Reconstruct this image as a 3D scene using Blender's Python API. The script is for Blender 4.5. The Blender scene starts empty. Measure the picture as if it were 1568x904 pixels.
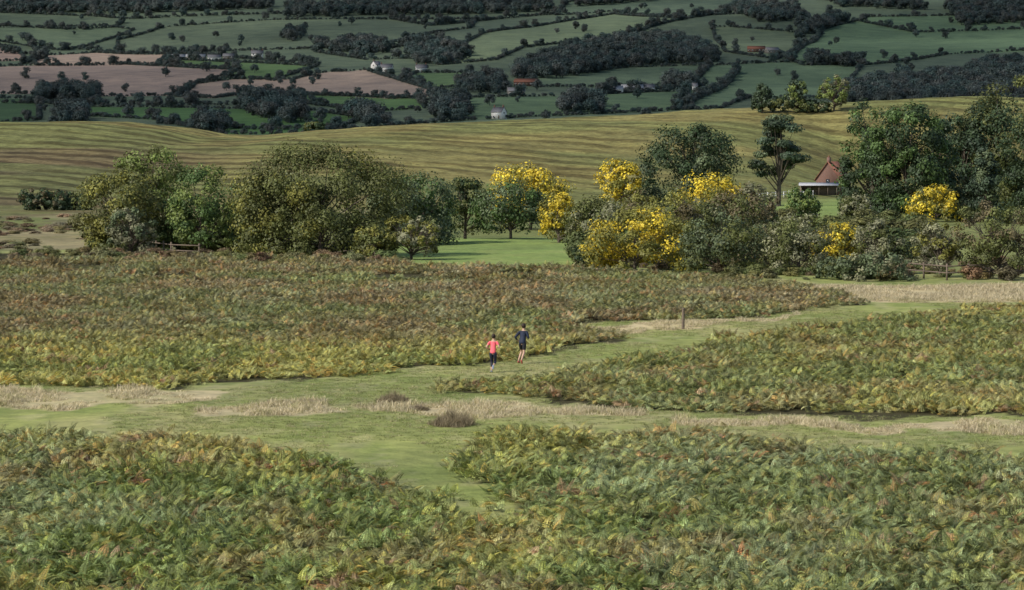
import bpy, math, numpy as np
from mathutils import Vector, Euler
rad=math.radians
scene=bpy.context.scene
RNG=np.random.default_rng(7)

# ------------------------------------------------------------------ camera
CAMZ=9.3; F=4420.0; W0=1568.0; PITCH=math.atan(212/F)
cd=bpy.data.cameras.new("camera"); cam=bpy.data.objects.new("camera",cd); scene.collection.objects.link(cam)
cd.sensor_width=36; cd.lens=F/W0*36; cd.clip_start=1; cd.clip_end=20000
cam.location=(0,0,CAMZ); cam.rotation_euler=(math.pi/2-PITCH,0,0); scene.camera=cam

# ------------------------------------------------------------------ noise
def _h(ix,iy,s):
    n=(ix.astype(np.int64)*374761393+iy.astype(np.int64)*668265263+s*1442695041)&0x7fffffff
    n=((n^(n>>13))*1274126177)&0x7fffffff
    n=n^(n>>16)
    return (n&0xffff)/65535.0
def vn(x,y,s=0):
    x=np.asarray(x,float); y=np.asarray(y,float)
    ix=np.floor(x); iy=np.floor(y); fx=x-ix; fy=y-iy
    fx=fx*fx*(3-2*fx); fy=fy*fy*(3-2*fy)
    a=_h(ix,iy,s); b=_h(ix+1,iy,s); c=_h(ix,iy+1,s); d=_h(ix+1,iy+1,s)
    return (a*(1-fx)+b*fx)*(1-fy)+(c*(1-fx)+d*fx)*fy
def fbm(x,y,s=0,o=3):
    t=0;a=.5;n=0
    for i in range(o):
        t=t+a*vn(x*2**i,y*2**i,s+i*17); n+=a; a*=.5
    return t/n
def sm(t):
    t=np.clip(t,0,1); return t*t*(3-2*t)

# ------------------------------------------------------------------ terrain
YR=900.0
rx=(np.array([-900,-200,0,200,300,350,420,500,640,780,1000,1150,1300,1400,1500,1800,2600])-784)/F*YR
rp=np.array([185,188,190,189,197,207,208,200,190,183,175,168,158,150,147,150,160])
rz=CAMZ+(240-rp)/F*YR
def farz(y):
    t=np.clip((y-1600)/2600,0,1.2)
    py=215-285*t**0.92
    return CAMZ+(240-py)/F*np.clip(y,1600,4700)
def Hf(x,y):
    x=np.asarray(x,float); y=np.asarray(y,float)
    zr=np.interp(x,rx,rz)
    yb=np.interp(x,[-160,-60,0,60,90,160],[470,480,540,600,700,700])
    z=(fbm(x/14,y/14,3)-.5)*0.35*np.clip((y-20)/60,0,1)
    t=(y-yb)/(YR-yb)
    hill=zr*sm(t)+ (fbm(x/70+3,y/90,9)-.5)*6*np.clip(t,0,1)*np.clip(1.15-t,0,1)*2 + (fbm(x/9,y/9,12)-.5)*.7*np.clip(t*4,0,1)
    t2=sm((y-YR)/350)
    z1=z+hill*(1-t2)+(-25)*t2
    t3=sm((y-1250)/350)
    fz=farz(y)+(fbm(x/420+5,y/420,31,2)-.5)*30*np.clip((y-1500)/500,0,1)
    return np.where(y<1250,z1,-25*(1-t3)+fz*t3)
_D=np.concatenate([np.arange(30,500,.5),np.arange(500,1300,2),np.arange(1300,5600,4)])
def G(px,py,dmin=30):
    """survey a point on the land -> world x,y,z"""
    X=(px-784)/F; Y=-(py-452)/F
    c,s=math.cos(PITCH),math.sin(PITCH)
    d=np.array([X,c+Y*s,-s+Y*c])
    k=_D[_D>=dmin]/d[1]
    P=np.array([0,0,CAMZ])[:,None]+d[:,None]*k
    diff=P[2]-Hf(P[0],P[1])
    w=np.where((diff[1:]<=0)&(diff[:-1]>0))[0]
    i=w[0]+1 if len(w) else len(k)-1
    return np.array([P[0][i],P[1][i],float(Hf(P[0][i],P[1][i]))])
def GP(pts,dmin=30):
    return np.array([G(a,b,dmin)[:2] for a,b in pts])
def inside(x,y,poly):
    r=np.zeros(x.shape,bool); n=len(poly)
    m=(x>=poly[:,0].min())&(x<=poly[:,0].max())&(y>=poly[:,1].min())&(y<=poly[:,1].max())
    if not m.any(): return r
    xs=x[m]; ys=y[m]; q=np.zeros(xs.shape,bool)
    for i in range(n):
        x1,y1=poly[i]; x2,y2=poly[(i+1)%n]
        if y1==y2: continue
        c=((y1>ys)!=(y2>ys))&(xs<(x2-x1)*(ys-y1)/(y2-y1)+x1)
        q^=c
    r[m]=q
    return r

# ------------------------------------------------------------------ mesh helpers
def mk(name,V,faces,col=None,smooth=False):
    me=bpy.data.meshes.new(name); V=np.asarray(V,np.float32)
    me.vertices.add(len(V)); me.vertices.foreach_set("co",V.ravel())
    li=np.concatenate([f.ravel() for f in faces]).astype(np.int32)
    tot=np.concatenate([np.full(len(f),f.shape[1]) for f in faces])
    st=np.concatenate([[0],np.cumsum(tot)[:-1]]).astype(np.int32)
    me.loops.add(len(li)); me.loops.foreach_set("vertex_index",li)
    me.polygons.add(len(st)); me.polygons.foreach_set("loop_start",st)
    if smooth: me.polygons.foreach_set("use_smooth",np.ones(len(st),bool))
    if col is not None:
        a=me.color_attributes.new("Col","FLOAT_COLOR","POINT")
        c=np.ones((len(V),4),np.float32); c[:,:3]=col; a.data.foreach_set("color",c.ravel())
    me.update(calc_edges=True)
    return me
def ob(name,me,mat=None,parent=None,loc=None,rot=None):
    o=bpy.data.objects.new(name,me); scene.collection.objects.link(o)
    if mat is not None:
        for m in (mat if isinstance(mat,list) else [mat]): me.materials.append(m)
    if parent: o.parent=parent
    if loc is not None: o.location=loc
    if rot is not None: o.rotation_euler=rot
    return o
def empty(name,loc,yaw=0):
    e=bpy.data.objects.new(name,None); scene.collection.objects.link(e); e.location=loc; e.rotation_euler=(0,0,yaw); e.empty_display_size=.3
    return e

# ------------------------------------------------------------------ materials
def newmat(n):
    m=bpy.data.materials.new(n); m.use_nodes=True; nt=m.node_tree; nt.nodes.clear()
    out=nt.nodes.new("ShaderNodeOutputMaterial"); return m,nt,out
def N(nt,t,**k):
    n=nt.nodes.new(t)
    for a,b in k.items(): setattr(n,a,b)
    return n
def mul(nt,a,b):
    n=N(nt,"ShaderNodeMix",data_type='RGBA',blend_type='MULTIPLY'); n.inputs[0].default_value=1
    nt.links.new(a,n.inputs[6]); nt.links.new(b,n.inputs[7]); return n.outputs[2]
def ramp(nt,fac,stops):
    r=N(nt,"ShaderNodeValToRGB"); e=r.color_ramp.elements
    while len(e)<len(stops): e.new(.5)
    for i,(p,c) in enumerate(stops): e[i].position=p; e[i].color=(*c,1) if len(c)==3 else c
    nt.links.new(fac,r.inputs[0]); return r.outputs[0]
def noise(nt,vec,scale,detail=3,rough=.6):
    n=N(nt,"ShaderNodeTexNoise"); n.inputs['Scale'].default_value=scale; n.inputs['Detail'].default_value=detail; n.inputs['Roughness'].default_value=rough
    if vec is not None: nt.links.new(vec,n.inputs['Vector'])
    return n.outputs['Fac']
def leafmat(name,inst=False,trans=.22,spec=.25,nsc=1.3,rough=.55):
    m,nt,out=newmat(name)
    a=N(nt,"ShaderNodeAttribute",attribute_name="Col"); c=a.outputs['Color']
    if inst:
        t=N(nt,"ShaderNodeAttribute",attribute_name="tint",attribute_type='INSTANCER'); c=mul(nt,c,t.outputs['Color'])
    g=N(nt,"ShaderNodeNewGeometry")
    r=ramp(nt,noise(nt,g.outputs['Position'],nsc,2),[(0.3,(.78,.76,.75)),(.7,(1.22,1.22,1.12))]); c=mul(nt,c,r)
    p=N(nt,"ShaderNodeBsdfPrincipled"); p.inputs['Roughness'].default_value=rough; p.inputs['Specular IOR Level'].default_value=spec
    nt.links.new(c,p.inputs['Base Color'])
    tr=N(nt,"ShaderNodeBsdfTranslucent"); nt.links.new(c,tr.inputs[0])
    mx=N(nt,"ShaderNodeMixShader"); mx.inputs[0].default_value=trans
    nt.links.new(p.outputs[0],mx.inputs[1]); nt.links.new(tr.outputs[0],mx.inputs[2]); nt.links.new(mx.outputs[0],out.inputs[0])
    return m
def simple(name,col,rough=.7,nscale=4,var=.25,bump=0,spec=.3):
    m,nt,out=newmat(name); p=N(nt,"ShaderNodeBsdfPrincipled"); p.inputs['Roughness'].default_value=rough; p.inputs['Specular IOR Level'].default_value=spec
    tc=N(nt,"ShaderNodeTexCoord"); n=noise(nt,tc.outputs['Object'],nscale,4)
    c=ramp(nt,n,[(.3,tuple(v*(1-var) for v in col)),(.7,tuple(v*(1+var) for v in col))])
    nt.links.new(c,p.inputs['Base Color'])
    if bump:
        b=N(nt,"ShaderNodeBump"); b.inputs['Strength'].default_value=bump; nt.links.new(n,b.inputs['Height']); nt.links.new(b.outputs[0],p.inputs['Normal'])
    nt.links.new(p.outputs[0],out.inputs[0]); return m
M_leaf=leafmat("leaves",trans=.22); M_ileaf=leafmat("foliage_instanced",True)
M_fern=leafmat("bracken_fronds",True,.15,.3,3.,.6)
M_bark=simple("bark",(.10,.08,.06),.9,6,.4,.5)
M_wood=simple("weathered_wood",(.15,.115,.085),.85,8,.3,.3)

def groundmat():
    m,nt,out=newmat("land"); p=N(nt,"ShaderNodeBsdfPrincipled"); p.inputs['Roughness'].default_value=.95; p.inputs['Specular IOR Level'].default_value=.1
    a=N(nt,"ShaderNodeAttribute",attribute_name="Col"); g=N(nt,"ShaderNodeNewGeometry"); P=g.outputs['Position']
    c=a.outputs['Color']
    r1=ramp(nt,noise(nt,P,.9,6,.7),[(.3,(.66,.68,.66)),(.7,(1.34,1.3,1.2))]); c=mul(nt,c,r1)
    r2=ramp(nt,noise(nt,P,.05,5,.65),[(.35,(.8,.82,.84)),(.65,(1.18,1.16,1.1))]); c=mul(nt,c,r2)
    hm=N(nt,"ShaderNodeAttribute",attribute_name="hill")
    mp=N(nt,"ShaderNodeMapping"); mp.inputs['Rotation'].default_value=(0,0,rad(28)); nt.links.new(P,mp.inputs[0])
    w=N(nt,"ShaderNodeTexWave",wave_type='BANDS',bands_direction='Y',wave_profile='SIN'); w.inputs['Scale'].default_value=.020; w.inputs['Distortion'].default_value=3.5; w.inputs['Detail'].default_value=5; w.inputs['Detail Scale'].default_value=1.4; w.inputs['Detail Roughness'].default_value=.65
    nt.links.new(mp.outputs[0],w.inputs['Vector'])
    st=ramp(nt,w.outputs['Fac'],[(.2,(.56,.52,.50)),(.65,(1.10,1.10,1.06))])
    msk=ramp(nt,noise(nt,P,.014,4),[(.42,(.15,.15,.15)),(.58,(1,1,1))])
    mm=N(nt,"ShaderNodeMath",operation='MULTIPLY',use_clamp=True); nt.links.new(hm.outputs['Fac'],mm.inputs[0]); nt.links.new(msk,mm.inputs[1])
    mx=N(nt,"ShaderNodeMix",data_type='RGBA',blend_type='MULTIPLY'); nt.links.new(mm.outputs[0],mx.inputs[0]); nt.links.new(c,mx.inputs[6]); nt.links.new(st,mx.inputs[7]); c=mx.outputs[2]
    sp=ramp(nt,noise(nt,P,.35,4,.75),[(.40,(.66,.64,.62)),(.56,(1.08,1.08,1.06))])
    mx2=N(nt,"ShaderNodeMix",data_type='RGBA',blend_type='MULTIPLY'); nt.links.new(hm.outputs['Fac'],mx2.inputs[0]); nt.links.new(c,mx2.inputs[6]); nt.links.new(sp,mx2.inputs[7]); c=mx2.outputs[2]
    nt.links.new(c,p.inputs['Base Color'])
    b=N(nt,"ShaderNodeBump"); b.inputs['Strength'].default_value=.5; b.inputs['Distance'].default_value=.2
    nt.links.new(noise(nt,P,1.6,5,.7),b.inputs['Height']); nt.links.new(b.outputs[0],p.inputs['Normal'])
    nt.links.new(p.outputs[0],out.inputs[0]); return m
M_ground=groundmat()

# ------------------------------------------------------------------ land zones
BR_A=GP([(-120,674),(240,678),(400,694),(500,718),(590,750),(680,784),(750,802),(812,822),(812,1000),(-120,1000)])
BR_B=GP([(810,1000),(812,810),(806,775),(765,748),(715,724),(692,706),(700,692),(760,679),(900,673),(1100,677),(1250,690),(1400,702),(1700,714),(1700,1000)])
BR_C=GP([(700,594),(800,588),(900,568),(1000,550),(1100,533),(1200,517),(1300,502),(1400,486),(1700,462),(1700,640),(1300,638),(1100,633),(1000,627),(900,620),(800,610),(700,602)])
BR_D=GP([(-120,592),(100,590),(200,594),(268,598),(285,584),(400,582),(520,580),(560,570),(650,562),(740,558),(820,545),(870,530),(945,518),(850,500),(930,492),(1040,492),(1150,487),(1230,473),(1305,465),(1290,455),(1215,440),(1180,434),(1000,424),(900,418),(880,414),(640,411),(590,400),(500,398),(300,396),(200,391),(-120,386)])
TAN=[GP(p) for p in [
 [(-120,598),(100,597),(260,600),(335,599),(325,612),(200,626),(60,629),(-120,620)],
 [(300,630),(380,619),(500,615),(530,630),(420,637),(330,641)],
 [(560,621),(650,617),(760,621),(900,625),(1030,633),(1010,642),(860,641),(740,646),(640,639)],
 [(1060,641),(1250,644),(1568,648),(1700,650),(1700,668),(1400,662),(1200,655),(1060,650)],
 [(1215,437),(1350,440),(1700,433),(1700,462),(1450,461),(1330,463),(1250,450)],
 [(850,496),(950,499),(1050,493),(1150,490),(1230,478),(1180,493),(1060,503),(950,512)]]]
TANL=GP([(-120,352),(120,356),(240,376),(240,384),(100,382),(-120,378)])
BRIGHT=[GP(p) for p in [[(580,364),(890,364),(890,413),(640,410),(590,398)],[(1130,302),(1420,302),(1420,345),(1130,345)]]]
OLIVEF=GP([(1330,346),(1650,346),(1650,418),(1400,418),(1340,400)])
FM=1350
FARP=[
 ([(-100,43),(160,40),(205,46),(130,72),(95,78),(-100,48)],(.12,.16,.09)),
 ([(180,62),(250,42),(420,31),(600,30),(730,30),(720,44),(640,56),(600,66),(460,76),(180,82)],(.13,.165,.095)),
 ([(670,100),(690,80),(740,52),(850,36),(940,22),(1040,30),(990,44),(900,64),(800,74),(760,92)],(.15,.19,.10)),
 ([(850,24),(870,4),(1010,-20),(1150,-20),(1130,22),(1050,26),(940,18)],(.11,.15,.09)),
 ([(1205,92),(1262,46),(1330,26),(1700,20),(1700,72),(1450,84),(1330,100),(1230,101)],(.12,.18,.09)),
 ([(1090,40),(1220,50),(1230,70),(1190,92),(1110,80)],(.13,.165,.09)),
 ([(1080,102),(1200,96),(1320,102),(1300,126),(1290,152),(1150,150),(1100,168),(1040,168),(1060,130)],(.11,.16,.085)),
 ([(720,150),(860,148),(1050,140),(1060,168),(860,178),(700,186),(700,160)],(.10,.15,.075)),
 ([(800,118),(960,104),(1090,100),(1060,128),(940,134),(820,134)],(.10,.14,.08)),
 ([(110,164),(260,165),(480,171),(560,182),(480,206),(340,206),(240,184),(120,178)],(.08,.15,.05)),
 ([(440,146),(640,152),(650,166),(560,172),(470,160)],(.10,.17,.06)),
 ([(240,100),(270,92),(485,103),(420,124),(340,120),(370,107)],(.10,.16,.06)),
 ([(620,120),(640,112),(720,112),(700,134),(660,136)],(.11,.17,.07)),
 ([(-100,150),(60,152),(60,185),(-100,190)],(.07,.12,.05)),
 ([(-100,106),(40,101),(180,98),(300,105),(362,108),(330,121),(290,130),(262,147),(150,148),(60,145),(-100,142)],(.31,.235,.175)),
 ([(268,149),(300,129),(360,122),(450,122),(490,112),(560,108),(600,120),(658,138),(657,149),(600,152),(440,144),(390,142),(330,151)],(.33,.25,.18)),
 ([(50,86),(150,81),(262,84),(240,98),(55,101)],(.36,.27,.19)),
 ([(-100,55),(28,75),(40,93),(-100,97)],(.31,.225,.165)),
]
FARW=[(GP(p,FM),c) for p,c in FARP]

s=np.linspace(-1,1,421)
rows=np.concatenate([np.linspace(-40,38,20),np.geomspace(40,330,420),np.linspace(331.5,900,210),np.linspace(905,1590,50),np.linspace(1600,4300,330),np.linspace(4400,9000,12)])
yy=np.repeat(rows[:,None],421,1); xx=s[None,:]*(0.3*np.clip(yy,0,None)+30)
zz=Hf(xx,yy)
x=xx.ravel(); y=yy.ravel(); z=zz.ravel()
col=np.zeros((len(x),3)); col[:]=(.25,.275,.095)
def put(mask,c,blend=None):
    c=np.array(c)
    if blend is None: col[mask]=c
    else:
        b=blend[mask,None]; col[mask]=col[mask]*(1-b)+c*b
n1=fbm(x/6,y/9,41); n1b=fbm(x/2.2,y/5,43); n1c=fbm(x/1.0,y/2.5,44)
put(y<300,(.38,.33,.18),sm((n1-.47)*5)*.4)
put(y<300,(.16,.21,.06),sm((n1b-.5)*6)*.5)
put(y<300,(.42,.37,.23),sm((n1c-.55)*8)*.3)
xj=x+(fbm(x/2.5,y/6,5)-.5)*3; yj=y+(fbm(x/2.5,y/6,6)-.5)*7
put((y>285)&(y<760),(.15,.17,.065))
put((y>285)&(y<520)&(x<-20),(.27,.23,.14),sm((fbm(x/12,y/25,47)-.40)*5)*.7)
put((y>285)&(y<470)&(x<-20),(.13,.12,.065),sm((fbm(x/7,y/18,49)-.46)*6)*.75)
put(inside(xj,yj,TANL),(.30,.25,.15),np.clip(1.4*n1b-.2,0,.8))
for p in TAN:
    put(inside(xj,yj,p),(.46,.385,.24),np.clip(.3+1.1*n1b,0,1))
for p in BRIGHT: put(inside(x,y,p),(.20,.27,.085),np.clip(.4+.9*n1b,0,1))
put(inside(x,y,OLIVEF),(.19,.21,.08))
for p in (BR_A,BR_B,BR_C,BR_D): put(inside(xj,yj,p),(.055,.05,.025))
# hill
yb=np.interp(x,[-160,-60,0,60,90,160],[470,480,540,600,700,700]); th=np.clip((y-yb+40)/80,0,1)*(y<1240)
n2=fbm(x/40,y/60,51); n3=fbm(x/15,y/25,55)
hc=np.array([.215,.195,.08])*(.8+.4*n2)[:,None]; hc=hc*(1-.45*sm((n3-.5)*4)[:,None]*np.array([.35,.45,.5]))
left=sm((-x-45)/50)*sm((1-(y-470)/400)*1.7)*.9
hc=hc*(1-left[:,None])+np.array([.12,.092,.06])*left[:,None]  # brown heather plus the left slope's shade, both put into the colour
green=sm((fbm(x/60+9,y/50,77)-.42)*5)[:,None]; hc=hc*(1-.65*green)+np.array([.155,.18,.07])*.65*green
col=col*(1-th[:,None])+hc*th[:,None]
# far: blue distance haze is painted into the land and field colours
fm=y>1240
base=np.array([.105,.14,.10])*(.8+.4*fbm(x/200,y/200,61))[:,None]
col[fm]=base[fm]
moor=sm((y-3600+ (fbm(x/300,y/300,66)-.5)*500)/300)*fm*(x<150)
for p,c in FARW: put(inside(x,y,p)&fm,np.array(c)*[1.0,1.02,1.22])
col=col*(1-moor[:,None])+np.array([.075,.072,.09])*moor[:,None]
nr,nc=yy.shape
i=np.arange(nr*nc).reshape(nr,nc)
q=np.stack([i[:-1,:-1],i[:-1,1:],i[1:,1:],i[1:,:-1]],-1).reshape(-1,4)
me=mk("terrain",np.stack([x,y,z],1),[q],col,True)
at=me.attributes.new("hill","FLOAT","POINT"); at.data.foreach_set("value",(th*(y<1240)*(1+1.5*sm((-x-30)/50))).astype(np.float32))
ob("terrain",me,M_ground)

# ------------------------------------------------------------------ scatter
def scatter(name,P,rot,scl,idx,tint,variants):
    coll=bpy.data.collections.new(name+"_sources")
    for k,(me_,) in enumerate(variants):
        o=bpy.data.objects.new("%s_source_%02d"%(name,k),me_); coll.objects.link(o)
    me=bpy.data.meshes.new(name); me.vertices.add(len(P)); me.vertices.foreach_set("co",np.asarray(P,np.float32).ravel())
    a=me.attributes.new("rot","FLOAT_VECTOR","POINT"); a.data.foreach_set("vector",np.asarray(rot,np.float32).ravel())
    a=me.attributes.new("scl","FLOAT_VECTOR","POINT"); a.data.foreach_set("vector",np.asarray(scl,np.float32).ravel())
    a=me.attributes.new("vid","INT","POINT"); a.data.foreach_set("value",np.asarray(idx,np.int32))
    a=me.attributes.new("tint","FLOAT_VECTOR","POINT"); a.data.foreach_set("vector",np.asarray(tint,np.float32).ravel())
    me.update()
    o=ob(name,me)
    ng=bpy.data.node_groups.new(name,"GeometryNodeTree")
    ng.interface.new_socket("Geometry",in_out='INPUT',socket_type='NodeSocketGeometry')
    ng.interface.new_socket("Geometry",in_out='OUTPUT',socket_type='NodeSocketGeometry')
    gi=ng.nodes.new("NodeGroupInput"); go=ng.nodes.new("NodeGroupOutput")
    ci=ng.nodes.new("GeometryNodeCollectionInfo"); ci.inputs['Collection'].default_value=coll
    ci.inputs['Separate Children'].default_value=True; ci.inputs['Reset Children'].default_value=True
    ip=ng.nodes.new("GeometryNodeInstanceOnPoints"); ip.inputs['Pick Instance'].default_value=True
    def na(n,t):
        k=ng.nodes.new("GeometryNodeInputNamedAttribute"); k.data_type=t; k.inputs['Name'].default_value=n; return [q for q in k.outputs if q.enabled][0]
    L=ng.links.new
    L(gi.outputs[0],ip.inputs['Points']); L(ci.outputs[0],ip.inputs['Instance'])
    L(na("vid","INT"),ip.inputs['Instance Index']); L(na("scl","FLOAT_VECTOR"),ip.inputs['Scale'])
    er=ng.nodes.new("FunctionNodeEulerToRotation"); L(na("rot","FLOAT_VECTOR"),er.inputs[0]); L(er.outputs[0],ip.inputs['Rotation'])
    L(ip.outputs[0],go.inputs[0])
    md=o.modifiers.new("scatter","NODES"); md.node_group=ng
    return o

# ------------------------------------------------------------------ bracken (each source is a square-metre patch of fronds)
def fern(seed,nf=13,rust=.2):
    r=np.random.default_rng(seed); V=[];Fc=[];C=[]
    def tri(a,b,c,col):
        k=len(V); V.extend([a,b,c]); Fc.append((k,k+1,k+2)); C.extend([col]*3)
    for f in range(nf):
        az=r.uniform(0,6.283); L=r.uniform(.36,.66); e0=rad(r.uniform(60,86)); e1=rad(r.uniform(-40,22))
        rr_=.48*math.sqrt(r.random()); a0_=r.uniform(0,6.28)
        dr=np.array([math.cos(az),math.sin(az),0]); S=np.array([-math.sin(az),math.cos(az),0])
        p=np.array([rr_*math.cos(a0_),rr_*math.sin(a0_),r.uniform(.0,.22)]); n=16; pts=[];T=[]
        for k in range(n+1):
            t=k/n; e=e0+(e1-e0)*t**1.1; tv=dr*math.cos(e)+np.array([0,0,1])*math.sin(e); pts.append(p.copy());T.append(tv); p=p+tv*L/n
        b=r.uniform(.55,1.55)
        cc=np.array([1,1,1])*b
        q_=r.random()
        if q_<rust: cc=np.array([1.4,.98,.75])*b*r.uniform(.7,1.15)
        elif q_>.80: cc=np.array([1.3,1.37,1.55])*b
        elif q_>.68: cc=np.array([1.25,1.15,.85])*b
        stem=np.array([.9,.7,.5])*.8
        for k in range(0,n,3):
            w=S*.006; k2=min(k+3,n); tri(pts[k]-w,pts[k]+w,pts[k2],stem)
        wd=L*r.uniform(.26,.38); droop=r.uniform(.0,.35)
        for k in range(4,n+1):
            t=(k-4)/(n-4); l=wd*(1-t)**.8*(1 if k>5 else .8)+.015
            for sd in (-1,1):
                a=rad(22+28*t); D=S*sd*math.cos(a)+T[k]*math.sin(a); D=D+np.array([0,0,-droop]); D/=np.linalg.norm(D)
                Q=T[k]-D*np.dot(T[k],D); Q/=np.linalg.norm(Q)
                ns=2; w0=.021*(1-.4*t)
                for j in range(ns):
                    u0=j/ns; u1=(j+1)/ns; um=(u0+u1)/2+.1
                    a0=pts[k]+D*l*u0+np.array([0,0,-.12*l*u0*u0]); a1=pts[k]+D*l*u1+np.array([0,0,-.12*l*u1*u1]); ww=w0*(1-.6*u0)
                    am=pts[k]+D*l*um; c2=cc*(1+.15*(j-.5))*r.uniform(.7,1.3)
                    tri(a0,a1,am+Q*ww,c2); tri(a1,a0,am-Q*ww,c2)
    me=mk("bracken_patch",np.array(V),[np.array(Fc)],np.array(C)); me.materials.append(M_fern); return (me,)
ferns=[fern(i,15+i%3,[.06,.12,.22,.1,.3,.16,.6][i]) for i in range(7)]
def jit(x0,x1,y0,y1,sp,k=.21,m=4):
    gx=np.arange(x0,x1,sp); gy=np.arange(y0,y1,sp); X,Y=np.meshgrid(gx,gy); X=X.ravel()+RNG.uniform(-.5,.5,X.size)*sp; Y=Y.ravel()+RNG.uniform(-.5,.5,Y.size)*sp
    q=np.abs(X)<k*Y+m; return X[q],Y[q]
Xs=[];Ys=[]
for (a,b,sp) in [(52,95,.46),(95,150,.52),(150,215,.6),(215,285,.74)]:
    X,Y=jit(-66,66,a,b,sp); Xs.append(X);Ys.append(Y)
X=np.concatenate(Xs);Y=np.concatenate(Ys)
Xw=X+(fbm(X/2,Y/4,81)-.5)*2.4+RNG.normal(0,.25,len(X)); Yw=Y+(fbm(X/2,Y/4,82)-.5)*6+RNG.normal(0,.6,len(X))
reg=np.zeros(len(X),int)
for k,p in enumerate((BR_A,BR_B,BR_C,BR_D)): reg[inside(Xw,Yw,p)]=k+1
keep=(reg>0)&(fbm(X/1.1,Y/1.6,95,2)>.28); X=X[keep];Y=Y[keep];reg=reg[keep]
keepd=~((Y>215)&(fbm(X/9,Y/16,93)>.60)); X=X[keepd];Y=Y[keepd];reg=reg[keepd]; n=len(X)
Z=Hf(X,Y)
hn=fbm(X/1.5,Y/2.4,91); S=(.30+1.12*hn)*RNG.uniform(.78,1.22,n)
scl=np.stack([.88+0*S,.88+0*S,S],1)*np.where(Y>215,1.2,np.where(Y>150,1.05,1.))[:,None]
rot=np.stack([RNG.normal(0,.13,n),RNG.normal(0,.13,n),RNG.uniform(0,6.28,n)],1)
green=np.array([.15,.19,.06]); ygr=np.array([.27,.265,.085]); olive=np.array([.205,.205,.08]); grey=np.array([.24,.265,.155]); rust=np.array([.27,.18,.095])
def mix(a,b,t): return a*(1-t[:,None])+b*t[:,None]
nA=sm((fbm(X/7,Y/12,101)-.42)*6); nB=sm((fbm(X/4,Y/8,102)-.52)*7); nC=sm((fbm(X/5,Y/9,103)-.5)*7); nD=sm((fbm(X/3,Y/5,104)-.56)*8)
tint=mix(np.tile(green,(n,1)),ygr,nA*.7); tint=mix(tint,grey,nB*.35); tint=mix(tint,rust,nD*.4)
upper=(reg==4); yl=41106/np.clip(Y,1,None)+240
tU=mix(np.tile(np.array([.18,.175,.075]),(n,1)),np.array([.20,.15,.085]),nA*.6); tU=mix(tU,np.array([.15,.185,.07]),nC*.6); tU=mix(tU,np.array([.26,.25,.16]),nB*.3)
fr=sm((yl-505)/50); tU=mix(tU,mix(np.tile(ygr,(n,1)),green,nC*.6),fr)
tint=np.where(upper[:,None],tU,tint)
tC=mix(tint,np.tile(olive,(n,1)),np.full(n,.4)); tint=np.where((reg==3)[:,None],tC,tint)
gB=sm((X-0)/8)*(reg==2)*.35; tint=mix(tint,np.tile(np.array([.19,.205,.11]),(n,1)),gB)
tint=tint*RNG.uniform(.7,1.3,(n,1))*1.22
rj=RNG.random(n)<.04; tint[rj]=rust*RNG.uniform(.9,1.4,(rj.sum(),1))
idx=RNG.choice(7,n,p=[.2,.17,.15,.18,.1,.16,.04])
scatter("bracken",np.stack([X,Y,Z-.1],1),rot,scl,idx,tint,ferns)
nBR=n

# ------------------------------------------------------------------ grass
M_grass=leafmat("grass_blades",True,.25,.2)
def tuft(seed,nb,h,spread,wd,lean):
    r=np.random.default_rng(seed); V=[];Fc=[];C=[]
    for b in range(nb):
        a=r.uniform(0,6.28); d=spread*math.sqrt(r.random()); p=np.array([math.cos(a)*d,math.sin(a)*d,0]); hh=h*r.uniform(.5,1.1)
        a2=r.uniform(0,6.28); l=np.array([math.cos(a2),math.sin(a2),0])*lean*hh*r.random(); sd=np.array([-math.sin(a2),math.cos(a2),0])*wd
        m=p+l*.35+np.array([0,0,hh*.6]); t=p+l+np.array([0,0,hh]); k=len(V)
        V.extend([p-sd,p+sd,m+sd*.7,m-sd*.7,t]); Fc.append((k,k+1,k+2));Fc.append((k,k+2,k+3));Fc.append((k+3,k+2,k+4)); C.extend([np.ones(3)*r.uniform(.7,1.3)]*5)
    me=mk("grass_tuft",np.array(V),[np.array(Fc)],np.array(C)); me.materials.append(M_grass); return (me,)
tufts=[tuft(i,26,1.0,.8,.03,1.3) for i in range(4)]
X,Y=jit(-66,66,60,190,.3); Xw=X+(fbm(X/2.5,Y/6,5)-.5)*3; Yw=Y+(fbm(X/2.5,Y/6,6)-.5)*7
inb=np.zeros(len(X),bool)
for p in (BR_A,BR_B,BR_C,BR_D): inb|=inside(X,Y,p)
tan=np.zeros(len(X),bool)
for p in TAN: tan|=inside(Xw,Yw,p)
tn=fbm(X/1.5,Y/3,111); lush=fbm(X/4,Y/7,112)
k1=(~inb)&((tan&(tn>.36))|((~tan)&(lush>.42)&(RNG.random(len(X))<.65)))
X=X[k1];Y=Y[k1];tan=tan[k1];tn=tn[k1];n=len(X)
h=np.where(tan,.06+.42*np.clip(tn-.3,0,1),.04+.05*tn)*RNG.uniform(.6,1.4,n); wdt=np.where(tan,.3,.22)
mt=(RNG.random(n)<.28)*.8
tint=np.where(tan[:,None],mix(np.tile(np.array([.58,.50,.33]),(n,1)),np.array([.34,.32,.14]),(RNG.random(n)<.2)*.8),mix(np.tile(np.array([.26,.29,.10]),(n,1)),np.array([.42,.37,.21]),mt))*RNG.uniform(.75,1.2,(n,1))
scatter("grass",np.stack([X,Y,Hf(X,Y)-.01],1),np.stack([0*X,0*X,RNG.uniform(0,6.28,n)],1),np.stack([wdt,wdt,h],1),RNG.integers(0,4,n),tint,tufts)
X,Y=jit(-66,66,185,285,.55); inb=np.zeros(len(X),bool); tan=np.zeros(len(X),bool)
for p in TAN: tan|=inside(X,Y,p)
for p in (BR_C,BR_D): inb|=inside(X,Y,p)
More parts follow.
